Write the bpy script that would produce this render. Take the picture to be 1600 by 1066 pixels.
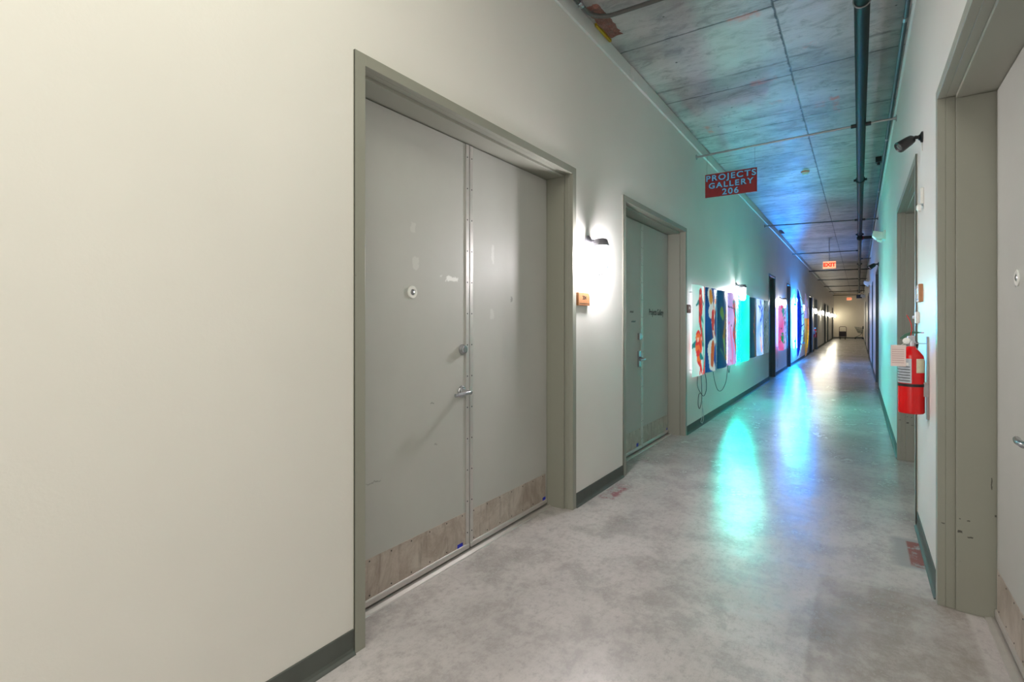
import bpy, bmesh, math, random
from mathutils import Vector, Matrix
random.seed(7)
for o in list(bpy.data.objects): bpy.data.objects.remove(o)
SC = bpy.context.scene
COL = SC.collection

# ------------------------------------------------------------------ camera
cam_d = bpy.data.cameras.new('camera'); cam = bpy.data.objects.new('camera', cam_d); COL.objects.link(cam)
cam_d.sensor_width = 36; cam_d.lens = 18.0; cam_d.clip_start = 0.02; cam_d.clip_end = 200
cam_d.shift_y = -(533 - 503) / 1600.0
cam.location = (0, 0, 1.38)
cam.rotation_euler = (math.radians(90), 0, math.atan(542 / 800.0))
SC.camera = cam

# ------------------------------------------------------------------ world, light, exposure
w = bpy.data.worlds.new('world'); SC.world = w; w.use_nodes = True
w.node_tree.nodes['Background'].inputs[0].default_value = (0.9, 0.95, 1.0, 1)
w.node_tree.nodes['Background'].inputs[1].default_value = 0.3
SC.view_settings.view_transform = 'Standard'; SC.view_settings.look = 'None'
SC.view_settings.exposure = 0.85; SC.view_settings.gamma = 1.0
LAMP = 310.0          # sconce jar radiance
TEAL = 560.0          # teal tube behind the teal panel
BLUE = 2600.0          # blue tube behind the surfboard
def area(name, loc, rot, sx, sy, power, color):
    d = bpy.data.lights.new(name, 'AREA'); d.shape = 'RECTANGLE'; d.size = sx; d.size_y = sy
    d.energy = power; d.color = color
    o = bpy.data.objects.new(name, d); COL.objects.link(o); o.location = loc; o.rotation_euler = rot
    return o
# unseen fill light added at the open near end, well behind the camera
area('lobby_daylight', (-0.7, -4.6, 2.0), (math.radians(90), 0, math.radians(0)), 1.9, 3.2, 14, (1.0, 0.97, 0.84))
# added overhead fill, out of view, brightening the near walls and floor
area('bay_ceiling_lamp', (-0.5, -0.4, 3.7), (0, 0, 0), 1.2, 3.4, 37, (1.0, 0.99, 0.84))

# ------------------------------------------------------------------ constants of the corridor
XL, XR = -1.744, 0.328
Y0, Y1 = -4.6, 50.8
ZC, ZT = 3.75, 3.60

# ------------------------------------------------------------------ mesh helpers
def origin_of(p):
    v = Vector((0, 0, 0))
    while p is not None:
        v += p.location; p = p.parent
    return v
class MB:
    def __init__(s): s.b = bmesh.new(); s.sm = False
    def box(s, x0, x1, y0, y1, z0, z1):
        x0, x1 = min(x0, x1), max(x0, x1); y0, y1 = min(y0, y1), max(y0, y1)
        v = [s.b.verts.new(p) for p in ((x0,y0,z0),(x1,y0,z0),(x1,y1,z0),(x0,y1,z0),(x0,y0,z1),(x1,y0,z1),(x1,y1,z1),(x0,y1,z1))]
        for f in ((0,3,2,1),(4,5,6,7),(0,1,5,4),(1,2,6,5),(2,3,7,6),(3,0,4,7)): s.b.faces.new([v[i] for i in f])
        return s
    def ring(s, c, u, w, r, n):
        return [s.b.verts.new(c + u * (r * math.cos(2*math.pi*i/n)) + w * (r * math.sin(2*math.pi*i/n))) for i in range(n)]
    def lathe(s, o, ax, prof, n=20, cap=True):
        # prof: list of (distance along the axis, radius)
        o = Vector(o); ax = Vector(ax).normalized()
        u = ax.orthogonal().normalized(); w = ax.cross(u)
        rs = [s.ring(o + ax * t, u, w, max(r, 1e-4), n) for t, r in prof]
        for a, b in zip(rs, rs[1:]):
            for i in range(n): s.b.faces.new((a[i], a[(i+1) % n], b[(i+1) % n], b[i]))
        if cap:
            s.b.faces.new(list(reversed(rs[0]))); s.b.faces.new(rs[-1])
        s.sm = True
        return s
    def cyl(s, p0, p1, r, n=14, r2=None):
        p0 = Vector(p0); p1 = Vector(p1)
        return s.lathe(p0, p1 - p0, [(0, r), ((p1-p0).length, r if r2 is None else r2)], n)
    def tube(s, pts, r, n=8, closed=False):
        pts = [Vector(p) for p in pts]; m = len(pts); rs = []; u = None
        for i, p in enumerate(pts):
            if closed: t = pts[(i+1) % m] - pts[i-1]
            else: t = pts[min(i+1, m-1)] - pts[max(i-1, 0)]
            t.normalize()
            if u is None: u = t.orthogonal().normalized()
            else: u = (u - t * u.dot(t)).normalized()
            rs.append(s.ring(p, u, t.cross(u), r, n))
        for k in range(m if closed else m-1):
            a, b = rs[k], rs[(k+1) % m]
            for i in range(n): s.b.faces.new((a[i], a[(i+1) % n], b[(i+1) % n], b[i]))
        if not closed:
            s.b.faces.new(list(reversed(rs[0]))); s.b.faces.new(rs[-1])
        s.sm = True
        return s
    def prism(s, poly, axis, a0, a1):
        # poly: 2D outline; axis: 0 extrude along x with (y,z), 1 along y with (x,z), 2 along z with (x,y)
        def P(q, a):
            return ((a, q[0], q[1]), (q[0], a, q[1]), (q[0], q[1], a))[axis]
        A = [s.b.verts.new(P(q, a0)) for q in poly]; B = [s.b.verts.new(P(q, a1)) for q in poly]
        n = len(poly)
        s.b.faces.new(A); s.b.faces.new(list(reversed(B)))
        for i in range(n): s.b.faces.new((A[i], B[i], B[(i+1) % n], A[(i+1) % n]))
        return s
    def build(s, name, mat, parent=None, bevel=0, root=None):
        b = s.b
        bmesh.ops.recalc_face_normals(b, faces=b.faces[:])
        me = bpy.data.meshes.new(name)
        if parent is not None: org = origin_of(parent)
        elif root is not None: org = Vector(root)
        else:
            xs = [v.co for v in b.verts]
            org = Vector((sum(p.x for p in xs)/len(xs), sum(p.y for p in xs)/len(xs), min(p.z for p in xs)))
        bmesh.ops.translate(b, verts=b.verts[:], vec=-org)
        b.to_mesh(me); b.free()
        o = bpy.data.objects.new(name, me); COL.objects.link(o)
        me.materials.append(mat)
        if parent is not None: o.parent = parent
        else: o.location = org
        if s.sm:
            for p in me.polygons: p.use_smooth = True
            try:
                me.set_sharp_from_angle(angle=math.radians(35))
            except Exception: pass
        if bevel:
            m = o.modifiers.new('bevel', 'BEVEL'); m.width = bevel; m.segments = 2; m.limit_method = 'ANGLE'
        return o
def empty(name, loc):
    o = bpy.data.objects.new(name, None); COL.objects.link(o); o.location = loc; o.empty_display_size = 0.1
    return o
def tag(o, label=None, cat=None, group=None, kind=None):
    if label: o['label'] = label
    if cat: o['category'] = cat
    if group: o['group'] = group
    if kind: o['kind'] = kind
    return o
def copy_tree(o, parent=None):
    c = o.copy(); COL.objects.link(c)
    if parent is not None: c.parent = parent
    for ch in [k for k in bpy.data.objects if k.parent == o]: copy_tree(ch, c)
    return c
def text_mesh(name, body, size, mat, parent, loc, rot, spacing=1.0, bold=0.0, depth=0.001, align='CENTER', sx=1.0):
    cu = bpy.data.curves.new(name, 'FONT'); cu.body = body; cu.size = size; cu.space_character = spacing
    cu.offset = bold; cu.extrude = depth; cu.align_x = align; cu.align_y = 'CENTER'
    t = bpy.data.objects.new(name + '_tmp', cu); COL.objects.link(t)
    dg = bpy.context.evaluated_depsgraph_get()
    me = bpy.data.meshes.new_from_object(t.evaluated_get(dg))
    bpy.data.objects.remove(t)
    me.name = name
    M = Matrix.Translation(Vector(loc) - origin_of(parent)) @ rot @ Matrix.Diagonal((sx, 1, 1, 1))
    me.transform(M)
    me.materials.clear(); me.materials.append(mat)
    o = bpy.data.objects.new(name, me); COL.objects.link(o); o.parent = parent
    return o

# ------------------------------------------------------------------ materials
class NT:
    def __init__(s, name):
        s.m = bpy.data.materials.new(name); s.m.use_nodes = True; s.t = s.m.node_tree
        s.b = s.t.nodes['Principled BSDF']; s._p = None
    def n(s, typ, **kw):
        x = s.t.nodes.new(typ)
        for k, v in kw.items():
            if k.startswith('i_'): s.set(x, k[2:], v)
            else: setattr(x, k, v)
        return x
    def put(s, sock, v):
        if isinstance(v, bpy.types.NodeSocket): s.t.links.new(v, sock)
        else: sock.default_value = v
    def pos(s):
        if s._p is None: s._p = s.n('ShaderNodeNewGeometry').outputs['Position']
        return s._p
    def xyz(s):
        q = s.n('ShaderNodeSeparateXYZ'); s.put(q.inputs[0], s.pos()); return q.outputs
    def math(s, op, a, b=0.0, c=None, clamp=False):
        q = s.n('ShaderNodeMath'); q.operation = op; q.use_clamp = clamp
        s.put(q.inputs[0], a); s.put(q.inputs[1], b)
        if c is not None: s.put(q.inputs[2], c)
        return q.outputs[0]
    def scaled(s, v):
        q = s.n('ShaderNodeVectorMath'); q.operation = 'MULTIPLY'; s.put(q.inputs[0], s.pos()); q.inputs[1].default_value = v
        return q.outputs[0]
    def noise(s, scale, detail=5, rough=0.6, stretch=(1, 1, 1), dist=0.0):
        q = s.n('ShaderNodeTexNoise'); s.put(q.inputs['Vector'], s.scaled(stretch))
        q.inputs['Scale'].default_value = scale; q.inputs['Detail'].default_value = detail
        q.inputs['Roughness'].default_value = rough; q.inputs['Distortion'].default_value = dist
        return q.outputs[0]
    def mr(s, v, a, b, c=0.0, d=1.0, smooth=True):
        q = s.n('ShaderNodeMapRange'); q.interpolation_type = 'SMOOTHSTEP' if smooth else 'LINEAR'
        s.put(q.inputs[0], v)
        for i, k in enumerate((a, b, c, d)): s.put(q.inputs[1 + i], k)
        return q.outputs[0]
    def mix(s, f, a, b):
        q = s.n('ShaderNodeMix'); q.data_type = 'RGBA'
        s.put(q.inputs[0], f)
        for i, k in ((6, a), (7, b)):
            s.put(q.inputs[i], k if isinstance(k, bpy.types.NodeSocket) else (*k, 1))
        return q.outputs[2]
    def boxmask(s, x0, x1, y0, y1, e=0.01, wob=None):
        X = s.xyz(); x, y = X[0], X[1]
        if wob is not None: x = s.math('ADD', x, wob); y = s.math('ADD', y, wob)
        m = s.math('MULTIPLY', s.mr(x, x0 - e, x0 + e), s.mr(x, x1 - e, x1 + e, 1, 0))
        k = s.math('MULTIPLY', s.mr(y, y0 - e, y0 + e), s.mr(y, y1 - e, y1 + e, 1, 0))
        return s.math('MULTIPLY', m, k)
    def rect(s, ia, a0, a1, ib, b0, b1, e=0.004, wob=None):
        X = s.xyz(); p, q = X[ia], X[ib]
        if wob is not None: p = s.math('ADD', p, wob); q = s.math('ADD', q, wob)
        m = s.math('MULTIPLY', s.mr(p, a0 - e, a0 + e), s.mr(p, a1 - e, a1 + e, 1, 0))
        return s.math('MULTIPLY', m, s.math('MULTIPLY', s.mr(q, b0 - e, b0 + e), s.mr(q, b1 - e, b1 + e, 1, 0)))
    def bump(s, h, strength=0.2, dist=0.01):
        q = s.n('ShaderNodeBump'); q.inputs['Strength'].default_value = strength; q.inputs['Distance'].default_value = dist
        s.put(q.inputs['Height'], h); s.put(s.b.inputs['Normal'], q.outputs[0])
    def fin(s, color=None, rough=None, metal=None, spec=None):
        if color is not None: s.put(s.b.inputs['Base Color'], color if isinstance(color, bpy.types.NodeSocket) else (*color, 1))
        if rough is not None: s.put(s.b.inputs['Roughness'], rough)
        if metal is not None: s.b.inputs['Metallic'].default_value = metal
        if spec is not None: s.b.inputs['Specular IOR Level'].default_value = spec
        return s.m
def lin(r, g, b):
    f = lambda c: (c/255/12.92) if c/255 <= 0.04045 else ((c/255 + 0.055)/1.055)**2.4
    return (f(r), f(g), f(b))
def simple(name, rgb, rough=0.5, metal=0.0, var=0.06, scale=12, bump=0.0):
    t = NT(name); c = lin(*rgb)
    n = t.noise(scale, 4)
    lo = tuple(v * (1 - var) for v in c); hi = tuple(min(1, v * (1 + var)) for v in c)
    if bump: t.bump(n, bump, 0.003)
    return t.fin(t.mix(n, lo, hi), rough, metal)
def emis(name, rgb, k, linear=False):
    t = NT(name); c = rgb if linear else lin(*rgb)
    t.b.inputs['Emission Color'].default_value = (*c, 1); t.b.inputs['Emission Strength'].default_value = k
    return t.fin(c, 0.5)

def mat_wall(name, rgb):
    t = NT(name); c = lin(*rgb)
    n = t.noise(1.3, 3, 0.5); f = t.noise(60, 3, 0.6)
    col = t.mix(t.mr(n, 0.3, 0.7), tuple(v*0.965 for v in c), c)
    # small scuffs and dents
    sc = t.mr(t.noise(9, 6, 0.75, (1, 1, 1.8), 1.2), 0.735, 0.77)
    col = t.mix(t.math('MULTIPLY', sc, 0.35), col, tuple(v*0.72 for v in c))
    t.bump(t.math('ADD', f, t.math('MULTIPLY', n, 2.0)), 0.12, 0.004)
    return t.fin(col, 0.42, 0, 0.25)
M = {}
M['wall'] = mat_wall('painted_drywall', (230, 227, 222))
M['track'] = simple('white_track', (226, 228, 226), 0.4, 0, 0.05, 5)

def mat_floor():
    t = NT('polished_concrete_floor')
    big = t.noise(0.8, 6, 0.6, (1, 1, 1), 0.15); mid = t.noise(3.2, 11, 0.74, (1, 0.8, 1), 0.12); fine = t.noise(22, 10, 0.82, (1.2, 0.9, 1), 0.0)
    c = t.mix(t.mr(big, 0.32, 0.68), lin(180, 174, 173), lin(204, 198, 197))
    c = t.mix(t.math('MULTIPLY', t.mr(mid, 0.45, 0.68), 0.6), c, lin(122, 118, 114))
    c = t.mix(t.math('MULTIPLY', t.mr(fine, 0.46, 0.70), 0.5), c, lin(126, 122, 119))
    c = t.mix(t.math('MULTIPLY', t.mr(fine, 0.28, 0.42, 1, 0), 0.4), c, lin(222, 218, 214))
    # long scratches and specks
    sp = t.noise(55, 2, 0.5, (1, 1, 1)); c = t.mix(t.mr(sp, 0.80, 0.83), c, lin(60, 56, 54))
    scr = t.noise(3.0, 3, 0.6, (9, 0.8, 1), 2.5)
    c = t.mix(t.math('MULTIPLY', t.mr(t.math('ABSOLUTE', t.math('SUBTRACT', scr, 0.5)), 0.0, 0.006, 1, 0), 0.22), c, lin(105, 102, 100))
    wob = t.math('MULTIPLY', t.math('SUBTRACT', mid, 0.5), 0.07)
    # darker old mat print near the right door
    pm = t.boxmask(-0.18, 0.42, 2.2, 3.27, 0.012, t.math('MULTIPLY', wob, 0.25))
    pm2 = t.math('MULTIPLY', pm, t.mr(mid, 0.3, 0.62, 0.12, 0.6))
    c = t.mix(pm2, c, lin(140, 131, 122))
    # red paint worn squares next to the skirting on both sides
    worn = t.mr(t.noise(14, 5, 0.7), 0.36, 0.5)
    r1 = t.math('MULTIPLY', t.boxmask(0.245, 0.33, 3.66, 4.06, 0.006, t.math('MULTIPLY', wob, 0.1)), worn)
    c = t.mix(t.boxmask(0.17, 0.34, 3.62, 4.10, 0.03, wob), c, lin(160, 160, 160))
    c = t.mix(t.math('MULTIPLY', r1, 0.85), c, lin(140, 72, 66))
    r2 = t.math('MULTIPLY', t.boxmask(-1.70, -1.58, 3.72, 4.12, 0.02, wob), t.mr(t.noise(11, 5, 0.7), 0.45, 0.58))
    c = t.mix(t.math('MULTIPLY', r2, 0.75), c, lin(150, 78, 92))
    t.bump(t.math('ADD', t.math('MULTIPLY', fine, 0.25), t.noise(2.6, 4, 0.55, (0.5, 2.2, 1))), 0.32, 0.012)
    r = t.mr(t.math('ADD', t.math('MULTIPLY', mid, 0.6), t.math('MULTIPLY', fine, 0.4)), 0.3, 0.7, 0.17, 0.31)
    return t.fin(c, r, 0, 0.35)
M['floor'] = mat_floor()

def mat_ceiling():
    t = NT('board_marked_concrete_ceiling')
    X = t.xyz(); x, y = X[0], X[1]
    big = t.noise(1.1, 6, 0.6, (0.7, 1.2, 1), 0.5); mid = t.noise(6, 8, 0.75, (0.8, 1.3, 1), 0.6); grain = t.noise(9, 6, 0.7, (0.5, 9, 1), 0.3)
    c = t.mix(t.mr(big, 0.3, 0.7), lin(148, 143, 141), lin(196, 190, 188))
    c = t.mix(t.math('MULTIPLY', t.mr(mid, 0.46, 0.66), 0.6), c, lin(118, 115, 112))
    c = t.mix(t.math('MULTIPLY', t.mr(mid, 0.3, 0.42, 1, 0), 0.3), c, lin(196, 195, 192))
    c = t.mix(t.math('MULTIPLY', t.mr(grain, 0.5, 0.75), 0.3), c, lin(110, 108, 106))
    # pin holes in the concrete
    vo = t.n('ShaderNodeTexVoronoi'); t.put(vo.inputs['Vector'], t.scaled((7, 7, 7))); vo.inputs['Scale'].default_value = 1.0
    c = t.mix(t.math('MULTIPLY', t.mr(vo.outputs['Distance'], 0.05, 0.09, 1, 0), t.mr(t.noise(2.5, 2), 0.5, 0.6)), c, lin(70, 66, 64))
    jit = t.math('MULTIPLY', t.math('SUBTRACT', mid, 0.5), 0.035)
    xs = t.math('ADD', x, jit)
    # transverse plywood seams every 1.28 m, half as strong intermediate lines
    yy = t.math('ADD', t.math('ADD', y, jit), t.math('MULTIPLY', t.math('GREATER_THAN', x, -0.53), 0.06))
    fr = t.math('FRACT', t.math('DIVIDE', t.math('ADD', yy, -4.28 + 64 * 1.28), 1.28))
    d1 = t.math('MULTIPLY', t.math('MINIMUM', fr, t.math('SUBTRACT', 1.0, fr)), 1.28)
    l1 = t.mr(d1, 0.004, 0.013, 1, 0)
    fr2 = t.math('FRACT', t.math('DIVIDE', t.math('ADD', yy, -4.28 + 64 * 1.28 + 0.31), 1.28))
    d2 = t.math('MULTIPLY', t.math('MINIMUM', fr2, t.math('SUBTRACT', 1.0, fr2)), 1.28)
    l2 = t.math('MULTIPLY', t.mr(d2, 0.003, 0.03, 1, 0), t.mr(t.noise(1.5, 3), 0.42, 0.55, 0, 0.55))
    # one board strip changes tone at each seam
    l3 = t.mr(t.math('ABSOLUTE', t.math('ADD', xs, 0.53)), 0.003, 0.013, 1, 0)
    seam = t.math('MAXIMUM', t.math('MAXIMUM', l1, l2), l3)
    c = t.mix(t.math('MULTIPLY', seam, t.mr(mid, 0.25, 0.6, 0.55, 0.95)), c, lin(74, 71, 68))
    wob = t.math('MULTIPLY', t.math('SUBTRACT', mid, 0.5), 0.12)
    fade = t.mr(t.noise(13, 4, 0.7), 0.38, 0.6)
    for (a, b, d, e, s) in ((-1.56, -1.50, 6.45, 6.75, .5), (-0.9, -0.66, 5.50, 5.62, .45), (-0.26, -0.17, 6.35, 6.45, .8), (-0.23, -0.18, 6.45, 6.85, .45), (-0.86, -0.62, 4.26, 4.36, .45), (-0.40, -0.30, 6.4, 6.6, .25), (-0.80, -0.68, 6.12, 6.22, .35), (-0.4, -0.3, 5.0, 5.1, .3)):
        c = t.mix(t.math('MULTIPLY', t.math('MULTIPLY', t.boxmask(a, b, d, e, 0.02, t.math('MULTIPLY', wob, 0.6)), fade), s), c, lin(222, 110, 78))
    c = t.mix(t.math('MULTIPLY', t.boxmask(-1.05, -0.62, 4.35, 5.1, 0.05, wob), 0.3), c, lin(205, 216, 205))  # pale patch: lamp highlight painted into the ceiling colour
    t.bump(t.math('SUBTRACT', t.math('ADD', t.math('MULTIPLY', mid, 0.5), grain), t.math('MULTIPLY', seam, 1.5)), 0.3, 0.01)
    return t.fin(c, t.mr(mid, 0.3, 0.7, 0.42, 0.6), 0, 0.45)
M['ceiling'] = mat_ceiling()

def mat_steel():
    t = NT('scuffed_steel_plate')
    a = t.noise(5, 7, 0.75, (1, 1, 1), 0.7); b = t.noise(30, 4, 0.6, (1, 1, 0.12), 0.3)
    c = t.mix(t.mr(a, 0.35, 0.65), lin(168, 154, 142), lin(200, 190, 180))
    c = t.mix(t.math('MULTIPLY', t.mr(b, 0.5, 0.7), 0.4), c, lin(126, 112, 100))
    c = t.mix(t.mr(t.noise(45, 2), 0.74, 0.78), c, lin(70, 62, 56))
    return t.fin(c, t.mr(a, 0.3, 0.7, 0.35, 0.5), 0.3)
M['steel'] = mat_steel()
def mat_leaf():
    t = NT('grey_painted_door'); c = lin(184, 184, 179)
    n = t.noise(1.6, 4, 0.6)
    col = t.mix(t.mr(n, 0.3, 0.7), tuple(v*0.94 for v in c), c)
    col = t.mix(t.math('MULTIPLY', t.mr(t.noise(7, 6, 0.8, (1, 1, 2), 1.5), 0.72, 0.77), 0.5), col, lin(202, 202, 198))
    col = t.mix(t.math('MULTIPLY', t.mr(t.noise(10, 6, 0.8, (1, 1, 3), 2), 0.75, 0.78), 0.6), col, lin(105, 104, 100))
    wob = t.math('MULTIPLY', t.math('SUBTRACT', t.noise(30, 4, 0.7), 0.5), 0.05)
    for (a0, a1, b0, b1, k, cc) in ((2.20, 2.30, 1.615, 1.637, 0.9, (235, 235, 232)), (2.15, 2.165, 1.635, 1.642, .8, (214, 214, 212)), (1.935, 1.975, 1.66, 1.72, .5, (208, 208, 202)), (1.92, 1.955, 1.85, 1.90, .4, (208, 208, 202)),
                                    (2.635, 2.66, 1.75, 1.87, .5, (210, 210, 206)), (2.85, 2.87, 1.515, 1.55, .5, (100, 98, 96)), (2.07, 2.10, .930, .934, .8, (70, 68, 66)), (1.62, 1.72, .60, .605, .6, (90, 88, 84)), (2.1, 2.13, .70, .705, .6, (90, 88, 84)), (2.62, 2.66, 1.40, 1.46, .4, (210, 210, 206))):
        col = t.mix(t.math('MULTIPLY', t.rect(1, a0, a1, 2, b0, b1, 0.004, wob), k), col, lin(*cc))
    t.bump(t.noise(45, 3), 0.08, 0.003)
    return t.fin(col, 0.55, 0, 0.3)
M['leaf'] = mat_leaf()
def mat_frame():
    t = NT('olive_grey_frame_paint'); c = lin(150, 150, 139); n = t.noise(3, 4)
    col = t.mix(n, tuple(v*0.95 for v in c), tuple(v*1.04 for v in c))
    wob = t.math('MULTIPLY', t.math('SUBTRACT', t.noise(60, 4, 0.7), 0.5), 0.012)
    for (a0, a1, b0, b1) in ((0.508, 0.512, 0.60, 0.655), (0.390, 0.408, 0.375, 0.387), (0.424, 0.434, 0.435, 0.440), (0.52, 0.527, 0.475, 0.485), (0.425, 0.445, 0.358, 0.363), (0.33, 0.345, 0.40, 0.405), (0.395, 0.402, 0.44, 0.445)):
        col = t.mix(t.math('MULTIPLY', t.rect(0, a0, a1, 2, b0, b1, 0.0015, wob), 0.85), col, lin(52, 50, 46))
    col = t.mix(t.math('MULTIPLY', t.mr(t.noise(16, 5, 0.7), 0.72, 0.75), 0.5), col, lin(95, 94, 86))
    return t.fin(col, 0.4)
M['frame'] = mat_frame()
M['frame_dark'] = simple('dark_grey_frame_paint', (92, 98, 98), 0.4, 0, 0.05, 3)
M['leaf_dark'] = simple('dark_grey_door_paint', (98, 104, 104), 0.4, 0, 0.05, 3)
M['base'] = simple('rubber_skirting', (84, 88, 84), 0.65, 0, 0.18, 7)
M['alu'] = simple('aluminium_strip', (205, 200, 196), 0.38, 0.6, 0.12, 14)
M['chrome'] = simple('satin_chrome', (190, 190, 195), 0.22, 1.0, 0.04, 9)
M['black'] = simple('black_plastic', (24, 24, 26), 0.4)
M['dark'] = simple('dark_gap', (10, 10, 11), 0.8)
M['galv'] = simple('galvanised_steel', (160, 158, 158), 0.35, 0.85, 0.15, 30)
M['cage'] = simple('dark_grey_wire', (58, 58, 62), 0.5)
M['sconce'] = simple('grey_cast_metal', (120, 120, 128), 0.4, 0.1, 0.08, 30)
M['conduit'] = simple('grey_conduit', (98, 97, 95), 0.4, 0.5, 0.15, 20)
M['pipe'] = simple('dark_green_grey_pipe', (22, 32, 34), 0.55, 0.0, 0.4, 18, 0.2)
for k_ in ('pipe',): M[k_].node_tree.nodes['Principled BSDF'].inputs['Specular IOR Level'].default_value = 0.15
M['edge'] = simple('grey_green_pipe', (70, 84, 88), 0.5, 0.0, 0.3, 18)
M['white'] = simple('white_plastic', (225, 225, 220), 0.35)
M['wood'] = simple('wood_plaque', (178, 124, 84), 0.5, 0, 0.25, 40)
M['wood_dark'] = simple('dark_wood_plaque', (92, 58, 48), 0.5, 0, 0.25, 40)
M['wool'] = simple('brown_mineral_wool', (132, 92, 82), 0.95, 0, 0.9, 110, 1.0)
M['yellow'] = simple('yellow_foam', (176, 146, 20), 0.8, 0, 0.3, 40)
M['sticker'] = simple('blue_sticker', (20, 40, 190), 0.4)
M['ink'] = simple('black_ink', (28, 26, 30), 0.5)
M['red'] = simple('red_enamel', (206, 14, 18), 0.2, 0, 0.05)
M['red_dark'] = simple('dark_red_board', (134, 16, 24), 0.5, 0, 0.3, 14)
M['letter'] = simple('sky_blue_letter_paint', (112, 192, 236), 0.5, 0, 0.18, 40)
M['navy'] = simple('navy_outline_paint', (24, 22, 66), 0.5)
M['paper'] = simple('pinkish_paper_tag', (232, 214, 210), 0.7)
M['label_silver'] = simple('silver_label', (176, 184, 192), 0.35, 0.3, 0.25, 60)
M['label_cream'] = simple('cream_label', (212, 208, 180), 0.5, 0, 0.2, 60)
M['green_handle'] = simple('green_grey_lever', (74, 110, 92), 0.3, 0.6)
M['cord_dark'] = simple('dark_cord', (36, 40, 52), 0.5)
M['cord_light'] = simple('pale_cord', (188, 196, 196), 0.5)
M['cart_green'] = simple('green_coated_wire', (58, 86, 78), 0.4, 0.4)
M['crate'] = simple('dark_purple_crate', (44, 30, 38), 0.5)
M['deck'] = simple('grey_cart_deck', (110, 102, 100), 0.5)
M['jar'] = emis('glowing_frosted_jar', (1.0, 0.955, 0.975), LAMP, True)
M['exit_case'] = emis('glowing_exit_panel', (1.0, 0.42, 0.22), 0.62, True)
M['exit_red'] = emis('glowing_red_letters', (0.72, 0.03, 0.003), 0.62, True)
M['teal_tube'] = emis('teal_tube', (0.0, 1.0, 0.84), TEAL, True)
M['blue_tube'] = emis('blue_tube', (0.01, 0.27, 1.0), BLUE, True)
M['violet_tube'] = emis('violet_white_tube', (0.62, 0.56, 1.0), 16, True)
M['white_tube'] = emis('cool_white_tube', (0.80, 0.80, 1.0), 14, True)

# ------------------------------------------------------------------ doors
# (side, y0, y1 of the outer frame, split or None, dark?)
DOORS = [
    ('L', 1.394, 3.405, 2.405, False), ('L', 4.33, 6.352, 5.365, False), ('L', 13.28, 14.36, None, True),
    ('L', 16.88, 17.85, None, True), ('L', 24.9, 26.7, 25.8, True), ('L', 27.75, 29.9, 28.8, True),
    ('L', 36.4, 38.0, 37.2, True), ('L', 39.6, 41.2, 40.4, True), ('L', 47.2, 49.0, 48.1, True),
    ('R', 1.29, 3.285, 2.29, False), ('R', 4.39, 6.45, 5.42, False), ('R', 12.6, 14.4, 13.5, True),
    ('R', 17.6, 18.6, None, True), ('R', 24.6, 26.6, 25.6, True), ('R', 34.5, 36.3, 35.4, True)]
OT, IT, LT, FW = 2.515, 2.465, 2.443, 0.055
def xq(side, q):      # q > 0 goes into the wall, q < 0 into the corridor
    return XL - q if side == 'L' else XR + q

def make_wall(side, name):
    m = MB(); P = [(Y0, ZT), (Y0, 0)]
    for (s_, a, b, sp, dk) in [d for d in DOORS if d[0] == side]:
        P += [(a + 0.02, 0), (a + 0.02, OT - 0.02), (b - 0.02, OT - 0.02), (b - 0.02, 0)]
    P += [(Y1 + 0.2, 0), (Y1 + 0.2, ZT)]
    m.prism(P, 0, xq(side, 0), xq(side, 0.34))
    return tag(m.build(name, M['wall'], root=(0, 0, 0)), kind='structure')
make_wall('L', 'wall_left'); make_wall('R', 'wall_right')
m = MB(); m.box(XL - 0.34, XR + 0.34, Y1, Y1 + 0.2, 0, ZC)
M['endwall'] = mat_wall('cream_drywall', (226, 216, 196))
tag(m.build('wall_end', M['endwall'], root=(0, 0, 0)), kind='structure')
m = MB(); m.box(XL - 0.6, XR + 0.6, Y0, Y1 + 0.3, -0.15, 0.0)
tag(m.build('floor', M['floor'], root=(0, 0, 0)), kind='structure')
m = MB(); m.box(XL - 0.6, XR + 0.6, Y0, Y1 + 0.3, ZC, ZC + 0.2)
tag(m.build('ceiling', M['ceiling'], root=(0, 0, 0)), kind='structure')
# white deflection track between the plasterboard and the slab, dark crack below it
for side, nm in (('L', 'trim_1'), ('R', 'trim_2')):
    m = MB(); y = Y0
    m.box(xq(side, 0.004), xq(side, 0.34), Y0, Y1, ZT, ZT + 0.008)
    while y < Y1:
        y2 = min(y + 3.05, Y1); j = random.uniform(-0.004, 0.004)
        m.box(xq(side, -0.016 + j), xq(side, 0.1), y, y2 - 0.006, ZT + 0.008, ZT + 0.05)
        m.box(xq(side, 0.0 + j), xq(side, 0.34), y, y2, ZT + 0.05, ZC)
        y = y2
    tag(m.build(nm, M['track'], root=(0, 0, 0)), kind='structure')
# skirting
def make_base(side, name):
    m = MB(); y = Y0
    segs = []
    for (s, a, b, sp, dk) in [d for d in DOORS if d[0] == side]:
        segs.append((y, a)); y = b
    segs.append((y, Y1))
    for a, b in segs:
        prof = [(xq(side, 0.001), 0.0), (xq(side, -0.020), 0.0), (xq(side, -0.018), 0.004), (xq(side, -0.009), 0.013), (xq(side, -0.005), 0.025), (xq(side, -0.005), 0.099), (xq(side, -0.003), 0.102), (xq(side, 0.001), 0.102)]
        m.prism(prof, 1, a, b)
    return tag(m.build(name, M['base'], root=(0, 0, 0)), kind='structure')
make_base('L', 'baseboard_left'); make_base('R', 'baseboard_right')
m = MB(); m.prism([(Y1 - 0.006, 0), (Y1 + 0.001, 0), (Y1 + 0.001, 0.102), (Y1 - 0.006, 0.102)], 0, XL, XR)
tag(m.build('baseboard_end', M['base'], root=(0, 0, 0)), kind='structure')

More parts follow.
